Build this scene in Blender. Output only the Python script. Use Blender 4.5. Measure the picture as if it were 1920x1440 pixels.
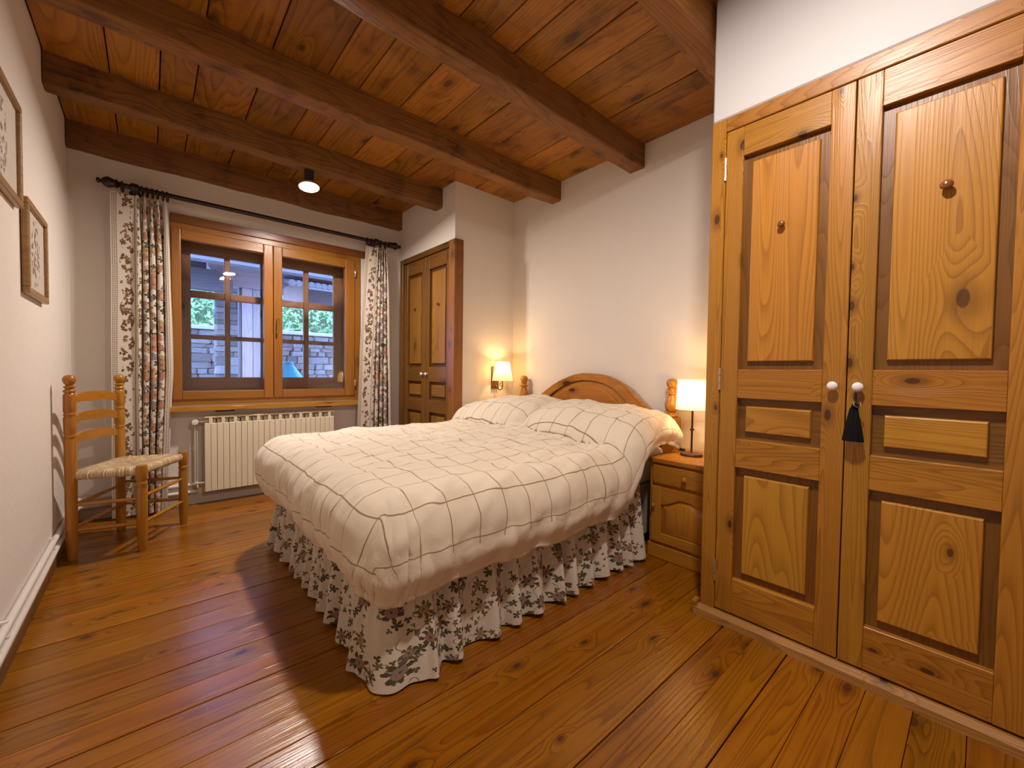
import bpy, bmesh, math, random
from math import pi, sin, cos, sqrt, radians
from mathutils import Vector, Matrix, noise

for o in list(bpy.data.objects): bpy.data.objects.remove(o, do_unlink=True)
SC = bpy.context.scene
COL = SC.collection
random.seed(7)

# ------------------------------------------------------------------ camera
YAW, PITCH, ROLL, FPX = radians(41.188), radians(-1.6707), radians(-0.748), 775.37
fw = Vector((sin(YAW) * cos(PITCH), cos(YAW) * cos(PITCH), sin(PITCH)))
rt = Vector((cos(YAW), -sin(YAW), 0)); dn = fw.cross(rt)
r2 = cos(ROLL) * rt + sin(ROLL) * dn
d2 = -sin(ROLL) * rt + cos(ROLL) * dn
cam = bpy.data.cameras.new('camera'); cam.sensor_width = 36; cam.sensor_fit = 'HORIZONTAL'
cam.lens = FPX / 1920 * 36; cam.clip_start = .02
CAM = bpy.data.objects.new('camera', cam); COL.objects.link(CAM)
CAM.matrix_world = Matrix(((r2.x, -d2.x, -fw.x, 0), (r2.y, -d2.y, -fw.y, 0), (r2.z, -d2.z, -fw.z, 1.0), (0, 0, 0, 1)))
SC.camera = CAM
# ------------------------------------------------------------------ sky, exposure
W = bpy.data.worlds.new('World'); SC.world = W; W.use_nodes = True
W.node_tree.nodes['Background'].inputs[0].default_value = (.27, .44, 1, 1)
W.node_tree.nodes['Background'].inputs[1].default_value = 11.0
SC.view_settings.view_transform = 'Standard'; SC.view_settings.look = 'None'
SC.view_settings.gamma = 1; SC.view_settings.use_curve_mapping = False
SC.view_settings.exposure = 0.0
SPOT_W, SPOT_COL = 36.0, (1, .87, .79)
NEAR_W = 28.0
LAMP_COL = (1, .60, .25)
# ------------------------------------------------------------------ node helpers
class G:
    def __init__(s, name):
        s.mat = bpy.data.materials.new(name); s.mat.use_nodes = True
        s.t = s.mat.node_tree; s.b = s.t.nodes['Principled BSDF']; s.out = s.t.nodes['Material Output']
    def put(s, sock, v):
        if isinstance(v, bpy.types.NodeSocket): s.t.links.new(v, sock)
        elif v is not None:
            if isinstance(v, (tuple, list)) and len(v) == 3 and sock.type == 'RGBA': v = (*v, 1)
            sock.default_value = v
    def n(s, ty, ins=None, **pr):
        nd = s.t.nodes.new(ty)
        for k, v in pr.items(): setattr(nd, k, v)
        for k, v in (ins or {}).items(): s.put(nd.inputs[k], v)
        return nd
    def m(s, op, a, b=None, c=None, clamp=False):
        nd = s.n('ShaderNodeMath', operation=op, use_clamp=clamp)
        s.put(nd.inputs[0], a); s.put(nd.inputs[1], b); s.put(nd.inputs[2], c)
        return nd.outputs[0]
    def v(s, op, a, b=None):
        nd = s.n('ShaderNodeVectorMath', operation=op); s.put(nd.inputs[0], a)
        if op == 'SCALE': s.put(nd.inputs[3], b)
        else: s.put(nd.inputs[1], b)
        return nd.outputs[1] if op in ('LENGTH', 'DISTANCE', 'DOT_PRODUCT') else nd.outputs[0]
    def mix(s, f, a, b):
        nd = s.n('ShaderNodeMix', data_type='RGBA'); s.put(nd.inputs[0], f); s.put(nd.inputs[6], a); s.put(nd.inputs[7], b)
        return nd.outputs[2]
    def noise(s, vec, sc, det=2, rough=.5, dist=0, dim='3D'):
        nd = s.n('ShaderNodeTexNoise', noise_dimensions=dim); s.put(nd.inputs['Vector'], vec)
        nd.inputs['Scale'].default_value = sc; nd.inputs['Detail'].default_value = det
        nd.inputs['Roughness'].default_value = rough; nd.inputs['Distortion'].default_value = dist
        return nd.outputs[0]
    def ss(s, x, a, b):
        nd = s.n('ShaderNodeMapRange', interpolation_type='SMOOTHSTEP'); s.put(nd.inputs[0], x)
        nd.inputs[1].default_value = a; nd.inputs[2].default_value = b
        return nd.outputs[0]
    def sep(s, v):
        nd = s.n('ShaderNodeSeparateXYZ'); s.put(nd.inputs[0], v); return nd.outputs
    def comb(s, x, y, z=0.0):
        nd = s.n('ShaderNodeCombineXYZ'); s.put(nd.inputs[0], x); s.put(nd.inputs[1], y); s.put(nd.inputs[2], z); return nd.outputs[0]
    def obj(s): return s.n('ShaderNodeTexCoord').outputs['Object']
    def uv(s): return s.n('ShaderNodeTexCoord').outputs['UV']
    def rnd(s): return s.n('ShaderNodeObjectInfo').outputs['Random']
    def bump(s, h, dist, strength=1.0):
        nd = s.n('ShaderNodeBump'); s.put(nd.inputs['Height'], h); nd.inputs['Distance'].default_value = dist; nd.inputs['Strength'].default_value = strength
        s.put(s.b.inputs['Normal'], nd.outputs[0])
    def base(s, c, rough=.5, spec=None, metal=None, coat=None):
        s.put(s.b.inputs['Base Color'], c); s.put(s.b.inputs['Roughness'], rough)
        if spec is not None: s.put(s.b.inputs['Specular IOR Level'], spec)
        if metal is not None: s.put(s.b.inputs['Metallic'], metal)
        if coat is not None: s.b.inputs['Coat Weight'].default_value = coat; s.b.inputs['Coat Roughness'].default_value = .12
        return s.mat

_wc = {}
def wood(axis, light, dark, knot=(.06, .020, .006), rough=.4, ring=26.0, across=5.0, along=.35, kscale=1.0, kn=1.0, vary=.25, patch=.0, bumpd=.0006, coat=None, spec=.5, flat=None, line=.55, keep=.6):
    """grain runs along `axis`; knots are laid out in the plane across `flat`"""
    key = (axis, light, dark, rough, ring, across, along, kscale, kn, vary, patch, coat, spec, bumpd, flat, line, keep)
    if key in _wc: return _wc[key]
    g = G('wood_' + axis)
    co = g.obj(); r = g.rnd()
    off = g.comb(g.m('MULTIPLY', r, 37.7), g.m('MULTIPLY', r, 91.3), g.m('MULTIPLY', r, 53.9))
    p = g.v('ADD', co, off)
    i = 'xyz'.index(axis); fi = 'xyz'.index(flat) if flat and flat != axis else {'x': 2, 'y': 2, 'z': 0}[axis]
    oi = 3 - i - fi
    st = [across] * 3; st[i] = along
    q = g.v('MULTIPLY', p, tuple(st)); P3 = g.sep(p)
    kv = g.n('ShaderNodeTexVoronoi', {'Vector': g.comb(g.m('MULTIPLY', P3[oi], 5.5 * kscale), g.m('MULTIPLY', P3[i], 2.7 * kscale))}, feature='F1', voronoi_dimensions='2D'); kv.inputs['Scale'].default_value = 1
    kc = g.sep(kv.outputs['Color'])
    kd = g.m('ADD', kv.outputs['Distance'], g.m('MULTIPLY', g.m('GREATER_THAN', kc[0], keep), 9.0))
    kd = g.m('DIVIDE', kd, g.m('MULTIPLY_ADD', kc[1], .9, .45))
    big = g.ss(kd, .55, .04)
    n1 = g.noise(q, 1.0, 1.2, .4)
    n1 = g.m('ADD', n1, g.m('MULTIPLY', big, .10 * kn))
    n1 = g.m('ADD', n1, g.m('MULTIPLY', P3[oi], .12))
    ph = g.m('FRACT', g.m('MULTIPLY', n1, ring))
    rings = g.m('MULTIPLY', g.m('POWER', ph, 2.6), g.ss(ph, 1.0, .90))
    fst = [190.0] * 3; fst[i] = 3.0
    fib = g.noise(g.v('MULTIPLY', p, tuple(fst)), 1.0, 3, .6)
    tone = g.noise(g.v('MULTIPLY', p, tuple([x * .55 for x in st])), 1.0, 3, .6)
    f = g.m('ADD', g.m('MULTIPLY', rings, line), g.m('MULTIPLY', g.m('SUBTRACT', fib, .5), .45))
    f = g.m('ADD', f, g.m('MULTIPLY_ADD', tone, 1.0, -.33), clamp=True)
    if patch:
        f = g.m('ADD', f, g.m('MULTIPLY', g.ss(g.noise(p, 5.5, 5, .65), .47, .75), patch), clamp=True)
    c = g.mix(f, light, dark)
    kmask = g.m('MULTIPLY', g.ss(kd, .085, .060), kn, clamp=True)
    halo = g.m('MULTIPLY', g.ss(kd, .26, .07), .55 * kn, clamp=True)
    c = g.mix(halo, c, tuple(.6 * a for a in dark)); c = g.mix(kmask, c, knot)
    hs = g.n('ShaderNodeHueSaturation', {'Color': c, 'Value': g.m('MULTIPLY_ADD', r, vary * 2, 1 - vary), 'Hue': g.m('MULTIPLY_ADD', g.m('FRACT', g.m('MULTIPLY', r, 17.3)), .012, .494)})
    g.base(hs.outputs[0], g.m('MULTIPLY_ADD', fib, .22, rough - .11), spec=spec, coat=coat)
    g.bump(g.m('ADD', fib, g.m('MULTIPLY', rings, .5)), bumpd)
    _wc[key] = g.mat; return g.mat

def plain(name, c, rough=.5, metal=0.0, spec=.5, nz=.06, sc=30.0, bd=0.0, coat=None):
    g = G(name); n = g.noise(g.obj(), sc, 3)
    col = g.mix(g.m('MULTIPLY_ADD', n, nz * 2, .5 - nz), tuple(max(0, x * .85) for x in c), tuple(min(1, x * 1.15) for x in c))
    g.base(col, rough, spec, metal, coat)
    if bd: g.bump(n, bd)
    return g.mat
def plaster(name, c):
    g = G(name); co = g.obj()
    a = g.noise(co, 3.0, 5, .6); b = g.noise(co, 42, 4, .6); d = g.noise(co, 11, 3, .55, .8)
    col = g.mix(g.m('MULTIPLY_ADD', a, .9, -.1, clamp=True), tuple(x * .93 for x in c), c)
    g.base(col, .85, .25)
    g.bump(g.m('ADD', g.m('MULTIPLY', d, 1.0), g.m('ADD', g.m('MULTIPLY', a, 2.0), g.m('MULTIPLY', b, .12))), .006, .35)
    return g.mat
def emit(name, c, s):
    g = G(name); e = g.n('ShaderNodeEmission', {'Color': c, 'Strength': s}); g.t.links.new(e.outputs[0], g.out.inputs[0]); return g.mat
def glass(name, tint=(1, 1, 1)):
    g = G(name); fr = g.n('ShaderNodeFresnel'); fr.inputs[0].default_value = 1.5
    w = g.noise(g.obj(), 3.0, 2)
    t = g.n('ShaderNodeBsdfTransparent', {'Color': tint}); gl = g.n('ShaderNodeBsdfGlossy', {'Roughness': .01})
    bp = g.n('ShaderNodeBump', {'Height': w}); bp.inputs['Distance'].default_value = .002; g.t.links.new(bp.outputs[0], gl.inputs['Normal'])
    mx = g.n('ShaderNodeMixShader', {0: g.m('MULTIPLY', fr.outputs[0], 1.3)}); g.t.links.new(t.outputs[0], mx.inputs[1]); g.t.links.new(gl.outputs[0], mx.inputs[2])
    g.t.links.new(mx.outputs[0], g.out.inputs[0]); return g.mat
def shade(name, c, trans=.75, clear=.12):
    g = G(name); w = g.noise(g.v('MULTIPLY', g.obj(), (200, 200, 60)), 1.0, 2)
    cc = g.mix(w, tuple(x * .88 for x in c), c)
    d = g.n('ShaderNodeBsdfDiffuse', {'Color': cc}); t = g.n('ShaderNodeBsdfTranslucent', {'Color': cc}); x = g.n('ShaderNodeBsdfTransparent', {'Color': c})
    a = g.n('ShaderNodeMixShader', {0: trans}); g.t.links.new(d.outputs[0], a.inputs[1]); g.t.links.new(t.outputs[0], a.inputs[2])
    b = g.n('ShaderNodeMixShader', {0: clear}); g.t.links.new(a.outputs[0], b.inputs[1]); g.t.links.new(x.outputs[0], b.inputs[2])
    g.t.links.new(b.outputs[0], g.out.inputs[0]); return g.mat

# flower print: returns colour socket drawn over `c` ; p = 2-D vector in metres
def petals(g, p, c, scale, R, k, cols, keep=1.0, inner=None, ring=0.0, rot=0.0, sharp=.55, rand=.75, warp=None):
    if warp is None: warp = R * .5
    if warp:
        nd = g.n('ShaderNodeTexNoise', noise_dimensions='2D'); g.put(nd.inputs['Vector'], p); nd.inputs['Scale'].default_value = 60; nd.inputs['Detail'].default_value = 2
        p = g.v('ADD', p, g.v('SCALE', g.v('SUBTRACT', nd.outputs['Color'], (.5, .5, .5)), warp))
    vo = g.n('ShaderNodeTexVoronoi', {'Vector': p}, voronoi_dimensions='2D', feature='F1')
    vo.inputs['Scale'].default_value = scale; vo.inputs['Randomness'].default_value = rand
    loc = g.v('SUBTRACT', p, vo.outputs['Position'])
    x, y, _ = g.sep(loc); rr = g.v('LENGTH', loc)
    cr = g.sep(vo.outputs['Color'])
    th = g.m('ADD', g.m('ARCTAN2', y, x), g.m('MULTIPLY', cr[0], 6.28))
    pet = g.m('ABSOLUTE', g.m('COSINE', g.m('MULTIPLY', th, k / 2)))
    edge = g.m('MULTIPLY', g.m('MULTIPLY_ADD', g.m('POWER', pet, .7), sharp, 1 - sharp), R)
    edge = g.m('MULTIPLY', edge, g.m('MULTIPLY_ADD', cr[1], .5, .72))
    mask = g.ss(g.m('SUBTRACT', edge, rr), -.0004, .0008)
    if ring: mask = g.m('MULTIPLY', mask, g.ss(rr, ring * .9, ring))
    if keep < 1: mask = g.m('MULTIPLY', mask, g.m('LESS_THAN', cr[2], keep))
    col = g.mix(g.m('LESS_THAN', cr[1], .5), cols[0], cols[1])
    if len(cols) > 2: col = g.mix(g.m('LESS_THAN', cr[0], .36), col, cols[2])
    # petal shading lines
    shd = g.m('MULTIPLY_ADD', g.m('SINE', g.m('ADD', g.m('MULTIPLY', rr, 900), g.m('MULTIPLY', th, 3))), .22, .78)
    col = g.mix(shd, tuple(.45 * a for a in cols[0]), col)
    if inner: col = g.mix(g.ss(rr, R * .24, R * .16), col, inner)
    return g.mix(mask, c, col)
def stems(g, p, c, sc, col, w=.006):
    n = g.noise(p, sc, 1.0, .5, dim='2D'); a = g.m('ABSOLUTE', g.m('SUBTRACT', n, .5))
    gate = g.ss(g.noise(p, sc * .8, 1, dim='2D'), .5, .54)
    return g.mix(g.m('MULTIPLY', g.ss(a, w, w * .5), gate), c, col)

# ------------------------------------------------------------------ mesh helpers
class MB:
    def __init__(s): s.bm = bmesh.new()
    def box(s, x0, x1, y0, y1, z0, z1, bev=0.0, seg=1):
        vs = [s.bm.verts.new((x, y, z)) for z in (z0, z1) for y in (y0, y1) for x in (x0, x1)]
        fs = [s.bm.faces.new([vs[i] for i in f]) for f in ((0, 2, 3, 1), (4, 5, 7, 6), (0, 1, 5, 4), (2, 6, 7, 3), (0, 4, 6, 2), (1, 3, 7, 5))]
        if bev:
            es = list({e for f in fs for e in f.edges})
            bmesh.ops.bevel(s.bm, geom=es, offset=bev, segments=seg, affect='EDGES', profile=.6)
        return s
    def prism(s, pts, axis, a0, a1, bev=0.0):
        """pts: 2-D outline (in the two other axes, xyz order), extruded along axis"""
        def P(p, a):
            l = list(p); l.insert('xyz'.index(axis), a); return l
        A = [s.bm.verts.new(P(p, a0)) for p in pts]; B = [s.bm.verts.new(P(p, a1)) for p in pts]
        n = len(pts); fa = s.bm.faces.new(A[::-1]); fb = s.bm.faces.new(B)
        fs = [s.bm.faces.new((A[i], A[(i + 1) % n], B[(i + 1) % n], B[i])) for i in range(n)]
        if bev: bmesh.ops.bevel(s.bm, geom=list(fa.edges) + list(fb.edges), offset=bev, segments=2, affect='EDGES', profile=.6)
        return s
    def loft(s, rings, close=True, cap=True):
        R = [[s.bm.verts.new(p) for p in r] for r in rings]; n = len(R[0])
        for a, b in zip(R, R[1:]):
            for i in range(n if close else n - 1):
                s.bm.faces.new((a[i], a[(i + 1) % n], b[(i + 1) % n], b[i]))
        if cap and close:
            s.bm.faces.new(R[0][::-1]); s.bm.faces.new(R[-1])
        return s
    def lathe(s, prof, c, axis='z', seg=20, cap=True):
        """prof: [(radius, height along axis)] about point c"""
        rings = []
        for r, h in prof:
            ring = []
            for i in range(seg):
                a = 2 * pi * i / seg; u, v = r * cos(a), r * sin(a)
                ring.append({'z': (c[0] + u, c[1] + v, c[2] + h), 'x': (c[0] + h, c[1] + u, c[2] + v), 'y': (c[0] + v, c[1] + h, c[2] + u)}[axis])
            rings.append(ring)
        return s.loft(rings, True, cap)
    def tube(s, pts, r, seg=10, cap=True):
        pts = [Vector(p) for p in pts]; rad = r if isinstance(r, (list, tuple)) else [r] * len(pts)
        rings = []; up = None
        for i, p in enumerate(pts):
            t = (pts[min(i + 1, len(pts) - 1)] - pts[max(i - 1, 0)]).normalized()
            if up is None: up = Vector((0, 0, 1)) if abs(t.z) < .9 else Vector((1, 0, 0))
            a = t.cross(up).normalized(); b = a.cross(t).normalized(); up = b
            rings.append([p + rad[i] * (cos(2 * pi * k / seg) * a + sin(2 * pi * k / seg) * b) for k in range(seg)])
        return s.loft(rings, True, cap)
    def sphere(s, c, r, sx=1, sy=1, sz=1, u=16, v=10):
        m = Matrix.Translation(c) @ Matrix.Diagonal((sx, sy, sz, 1))
        bmesh.ops.create_uvsphere(s.bm, u_segments=u, v_segments=v, radius=r, matrix=m); return s
WL = {}
def wloc(o): return WL.get(o.name, Vector((0, 0, 0))) if o else Vector((0, 0, 0))
def build(mb, name, mat, parent=None, smooth=False, ang=35, uvs=None, org=None):
    """one mesh object; its origin is the middle of its box; world coordinates in, parented to `parent`"""
    bm = mb.bm
    bmesh.ops.recalc_face_normals(bm, faces=bm.faces)
    if org is None:
        xs = [v.co for v in bm.verts]
        org = Vector([(min(v[i] for v in xs) + max(v[i] for v in xs)) / 2 for i in range(3)])
    else: org = Vector(org)
    bmesh.ops.translate(bm, verts=bm.verts, vec=-org)
    me = bpy.data.meshes.new(name); bm.to_mesh(me); bm.free()
    me.materials.append(mat)
    if smooth:
        me.shade_smooth()
        if ang: me.set_sharp_from_angle(angle=radians(ang))
    return link(name, me, org, parent)
def link(name, me, org, parent=None):
    o = bpy.data.objects.new(name, me); COL.objects.link(o)
    if parent: o.parent = parent
    o.location = Vector(org) - wloc(parent); WL[o.name] = Vector(org)
    return o
def thing(name, loc, label, cat, group=None):
    o = bpy.data.objects.new(name, None); COL.objects.link(o); o.location = loc; WL[o.name] = Vector(loc); o.empty_display_size = .05
    return tag(o, label, cat, group)
def tag(o, label, cat=None, group=None):
    o['label'] = label
    if cat: o['category'] = cat
    if group: o['group'] = group
    return o
def struct(o): o['kind'] = 'structure'; return o
def grid_obj(name, rows, mat, parent, uvs=None, smooth=True, solid=0.0, closed=False):
    """rows: list of lists of points; uvs the same shape"""
    nr, nc = len(rows), len(rows[0]); flat = [Vector(p) for r in rows for p in r]
    org = Vector([(min(v[i] for v in flat) + max(v[i] for v in flat)) / 2 for i in range(3)])
    faces = [(i * nc + j, i * nc + j + 1, (i + 1) * nc + j + 1, (i + 1) * nc + j) for i in range(nr - 1) for j in range(nc - 1)]
    me = bpy.data.meshes.new(name); me.from_pydata([v - org for v in flat], [], faces); me.materials.append(mat)
    if uvs:
        fu = [u for r in uvs for u in r]; l = me.uv_layers.new(name='UVMap'); d = l.data
        for lp in me.loops: d[lp.index].uv = fu[lp.vertex_index]
    if smooth: me.shade_smooth()
    o = link(name, me, org, parent)
    if solid:
        md = o.modifiers.new('thickness', 'SOLIDIFY'); md.thickness = solid; md.offset = -1
    return o

# ------------------------------------------------------------------ palette
FLOOR = dict(light=(.335, .120, .004), dark=(.090, .021, .001), rough=.235, ring=24, across=9, along=.35, kscale=1.5, kn=.85, vary=.14, patch=.12, line=.55, keep=.4)
CEIL = dict(light=(.37, .150, .014), dark=(.088, .026, .002), rough=.45, ring=20, across=6, along=.4, kscale=.85, kn=.9, vary=.26, patch=.5, spec=.35, line=.5, keep=.55)
BEAM = dict(light=(.30, .125, .024), dark=(.055, .018, .003), rough=.5, ring=18, across=7, along=.5, kscale=.8, kn=.6, vary=.10, patch=.45, bumpd=.003, spec=.35, line=.4)
PINE = dict(light=(.46, .200, .020), dark=(.17, .054, .003), rough=.38, ring=34, across=9, along=.55, kscale=1.8, kn=.9, vary=.07, flat='x', keep=.28)
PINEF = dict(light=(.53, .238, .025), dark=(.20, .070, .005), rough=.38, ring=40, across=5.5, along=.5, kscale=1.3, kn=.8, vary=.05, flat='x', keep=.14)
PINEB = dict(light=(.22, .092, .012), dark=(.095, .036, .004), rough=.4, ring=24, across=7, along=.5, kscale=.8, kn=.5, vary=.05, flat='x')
CLOS = dict(light=(.20, .084, .012), dark=(.075, .027, .004), rough=.36, ring=22, across=9, along=.5, kscale=.9, kn=.8, vary=.08, flat='x')
CLOSF = dict(light=(.30, .135, .019), dark=(.12, .047, .007), rough=.36, ring=26, across=6, along=.5, kscale=.8, kn=.7, vary=.08, flat='x')
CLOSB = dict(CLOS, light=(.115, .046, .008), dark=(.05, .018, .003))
HONEY = dict(light=(.48, .208, .022), dark=(.27, .095, .009), rough=.27, ring=20, across=9, along=.6, kscale=.7, kn=.4, vary=.05, flat='x', line=.4, keep=.3)
CHAIR = dict(light=(.42, .178, .016), dark=(.23, .080, .007), rough=.2, ring=16, across=12, along=.8, kscale=.5, kn=.1, vary=.05, line=.4)
WIN = dict(light=(.31, .128, .014), dark=(.175, .064, .007), rough=.3, ring=18, across=12, along=.5, kscale=.6, kn=.3, vary=.05, flat='y', line=.35)
WOUT = dict(light=(.36, .165, .072), dark=(.20, .080, .032), rough=.45, ring=18, across=12, along=.5, kscale=1.2, kn=.8, vary=.06, flat='y')
def wd(kind, axis): return wood(axis, **kind)
M_WALL = plaster('plaster_cream', (.80, .74, .665)); M_WHITE = plaster('plaster_white', (.64, .635, .64))
M_DARK = plain('dark_gap', (.012, .006, .003), .9)
M_IRON = plain('black_iron', (.02, .016, .013), .45, .6)
M_EBONY = plain('black_wood', (.018, .009, .006), .35, nz=.2)
M_STEEL = plain('hinge_metal', (.62, .58, .50), .3, .9)
M_BRASS = plain('brass', (.75, .50, .16), .25, 1.0)
M_CHROME = plain('chrome', (.8, .8, .8), .15, 1.0)
M_CERAM = plain('white_ceramic', (.86, .86, .88), .12, coat=.6)
M_KNOB = wood('y', (.24, .085, .025), (.13, .04, .012), rough=.2, kn=0, vary=.05)
M_PAINT = plain('white_paint', (.72, .68, .62), .4)
M_RAD = plain('radiator_enamel', (.78, .70, .52), .35)
M_GLASS = glass('window_glass')

# ================================================================== SETTING
XL, XW, XC, YB, YC, YF, ZC, ZB = -.375, 2.467, 1.84, 3.80, 2.815, -1.7, 2.51, 2.355
XR, YR = 1.74, .763      # wardrobe wall face and its end
# floor
fl = struct(build(MB().box(XL - .1, XW + .1, YF - .1, YB + .2, -.10, -.022), 'floor', M_DARK))
known = {0: .111, 1: .22, 3: .437, 4: .548, 5: .656, 7: .866, 8: .974, 13: 1.508, 15: 1.738, 17: 1.951, 19: 2.182, 23: 2.620, 25: 2.815, 27: 3.01, 30: 3.302}
ks = sorted(known); J = {}
for k in range(-17, 36):
    if k in known: J[k] = known[k]
    elif k < 0: J[k] = .111 + k * .1085
    elif k > 30: J[k] = 3.302 + (k - 30) * .104
    else:
        a = max(i for i in ks if i < k); b = min(i for i in ks if i > k)
        J[k] = known[a] + (known[b] - known[a]) * (k - a) / (b - a)
wide = {3: .0035, 5: .003, 7: .003, 13: .005, 15: .0035, 19: .005, 23: .003, 9: .003, 11: .003}
JK = sorted(J)
fm = wd(FLOOR, 'x')
for a, b in zip(JK, JK[1:]):
    ga, gb = wide.get(a, .0012) / 2, wide.get(b, .0012) / 2
    y1 = min(J[b] - gb, YB + .01)
    dz = random.uniform(-.0008, .0008)
    o = build(MB().box(XL, XW, J[a] + ga, y1, -.022, dz, .0022, 2), 'floorboard', fm, fl)
# ceiling planks: a back run over beams A-D and a front run
ce = struct(build(MB().box(XL - .1, XW + .1, YF - .1, YB + .2, ZC + .02, ZC + .1), 'ceiling', M_DARK))
cm = wd(CEIL, 'y')
def planks(xs, y0, y1):
    for a, b in zip(xs, xs[1:]):
        dz = random.uniform(-.003, .003)
        build(MB().box(a + .0025, b - .0025, y0, y1, ZC + dz, ZC + .02, .003, 1), 'ceiling_plank', cm, ce)
planks([XL, -.143, .052, .197, .450, .701, .860, 1.096, 1.335, 1.535, 1.757, 2.030, 2.198, XW], 1.575, YB + .05)
planks([XL, -.17, .03, .22, .45, .66, .835, 1.009, 1.170, 1.315, 1.508, 1.671, 1.879, 2.064, 2.204, XW], YF, 1.573)
# beams, hewn and slightly wavy
def beam(y0, y1, x1, seed):
    n = 46; rings = []
    for i in range(n):
        x = XL + (x1 - XL) * i / (n - 1)
        w = lambda k: noise.noise(Vector((x * 2.3, seed * 7.1, k * 3.3))) * .012 + noise.noise(Vector((x * 8, seed * 3.1, k * 5.3))) * .0035
        ya, yb, zb, c = y0 + w(1), y1 + w(2), ZB + w(3), .010 + .006 * noise.noise(Vector((x * 5, seed, 9)))
        c2 = .012 + .010 * max(0, noise.noise(Vector((x * 3, seed, 4))))
        rings.append([(x, ya, ZC + .01), (x, ya, zb + c), (x, ya + c * .45, zb + c * .35), (x, ya + c, zb), (x, (ya + yb) / 2, zb + w(4) * .5), (x, yb - c2, zb), (x, yb - c2 * .35, zb + c2 * .45), (x, yb, zb + c2), (x, yb, ZC + .01)])
    build(MB().loft(rings), 'beam', wd(BEAM, 'x'), ce, True, 50)
for i, (y0, x1) in enumerate(((3.735, XC + .03), (3.012, XC + .03), (2.262, XW + .03), (1.522, XW + .03), (.778, XW), (.030, XR + .02), (-.72, XR + .02))):
    beam(y0, y0 + .112, x1, i + 1)
# walls
def rough_wall(mb, name, mat): return struct(build(mb, name, mat))
m = MB().box(XL - .25, XL, YF - .2, YB + .2, -.05, 2.30)
m.box(XL - .25, XL - .004, YF - .2, YB + .2, 2.30, 2.62)
rough_wall(m, 'wall_left', M_WALL)
WX0, WX1, WZ0, WZ1 = .115, 1.455, .745, 2.045
m = MB().box(XL - .1, WX0, YB, YB + .3, -.05, 2.62).box(WX1, XW + .1, YB, YB + .3, -.05, 2.62).box(WX0, WX1, YB, YB + .3, -.05, WZ0).box(WX0, WX1, YB, YB + .3, WZ1, 2.62)
rough_wall(m, 'wall_back', M_WALL)
rough_wall(MB().box(XW, XW + .2, YR - .2, YB + .2, -.05, 2.62), 'wall_right', M_WALL)
# built-out closet in the corner: plaster box, open where the cupboard stands
m = MB().box(XC, XW, YC, YB, 2.06, 2.62).box(XC + .055, XW, YC, YC + .06, -.05, 2.06).box(XC + .12, XW, YC + .06, YB, -.05, 2.06).box(XC + .01, XC + .12, 3.765, YB, -.05, 2.06)
rough_wall(m, 'wall_closet', M_WALL)
# partition over and behind the wardrobe
m = MB().box(XR, XW, YF - .1, YR, 2.021, 2.62, .006, 1).box(XR + .09, XW, YF - .1, YR - .01, -.05, 2.021).box(XR, XR + .09, YF - .1, -.165, -.05, 2.021)
rough_wall(m, 'wall_wardrobe', M_WHITE)
rough_wall(MB().box(XL - .2, XR + .3, YF - .2, YF, -.05, 2.62), 'wall_front', M_WALL)
# skirting and trims
bb = wd(dict(CLOS, rough=.6), 'y')
struct(build(MB().box(XL, XL + .016, YF, YB, 0, .055, .003), 'baseboard_left', bb))
struct(build(MB().box(XL + .02, XC, YB - .012, YB, 0, .07, .003), 'baseboard_back', plain('skirting_grey', (.50, .46, .40), .6)))

# ------------------------------------------------------------------ window
win = bpy.data.objects.new('window_1', None); COL.objects.link(win); win.location = (.785, YB, WZ0); WL[win.name] = Vector(win.location); struct(win)
win['label'] = 'double wooden casement window with small outer panes above the radiator'
wx, wz = wd(WIN, 'x'), wd(WIN, 'z'); ox, oz = wd(WOUT, 'x'), wd(WOUT, 'z')
yf = YB - .012
build(MB().box(WX0, WX1 + .07, yf - .012, YB + .02, 2.025, 2.085, .004, 2), 'lintel', wd(dict(WIN, light=(.22, .075, .014), dark=(.12, .036, .008)), 'x'), win)
for nm, b in (('frame_rail', (WX0, WX1, yf, YB + .08, 1.985, 2.03)), ('frame_rail', (WX0, WX1, yf, YB + .08, WZ0 - .012, .775)), ('frame_jamb', (WX0, .135, yf, YB + .08, .775, 1.985)), ('frame_jamb', (1.402, WX1, yf, YB + .08, .775, 1.985))):
    build(MB().box(*b, .003, 2), nm, wx if 'rail' in nm else wz, win)
def sash(x0, x1, ix0, ix1):
    s = bpy.data.objects.new('sash', None); COL.objects.link(s); s.parent = win; s.location = Vector(((x0 + x1) / 2, YB, 1.38)) - WL[win.name]; WL[s.name] = Vector(((x0 + x1) / 2, YB, 1.38))
    ya, yb = YB - .022, YB + .03
    build(MB().box(x0, ix0, ya, yb, .768, 1.985, .006, 2), 'stile', wz, s); build(MB().box(ix1, x1, ya, yb, .768, 1.985, .006, 2), 'stile', wz, s)
    build(MB().box(ix0, ix1, ya, yb, .768, .832, .006, 2), 'rail', wx, s); build(MB().box(ix0, ix1, ya, yb, 1.912, 1.985, .006, 2), 'rail', wx, s)
    build(MB().box(ix0 - .005, ix1 + .005, YB + .005, YB + .009, .826, 1.918), 'pane', M_GLASS, s)
    return s
sl = sash(.118, .7485, .172, .683); sr = sash(.7515, 1.402, .815, 1.318)
build(MB().tube([(.778, YB - .022, 1.40), (.778, YB - .05, 1.40)], .006).tube([(.778, YB - .05, 1.405), (.776, YB - .055, 1.34), (.772, YB - .048, 1.285)], [.009, .008, .007]), 'handle', M_BRASS, sr, True)
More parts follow.
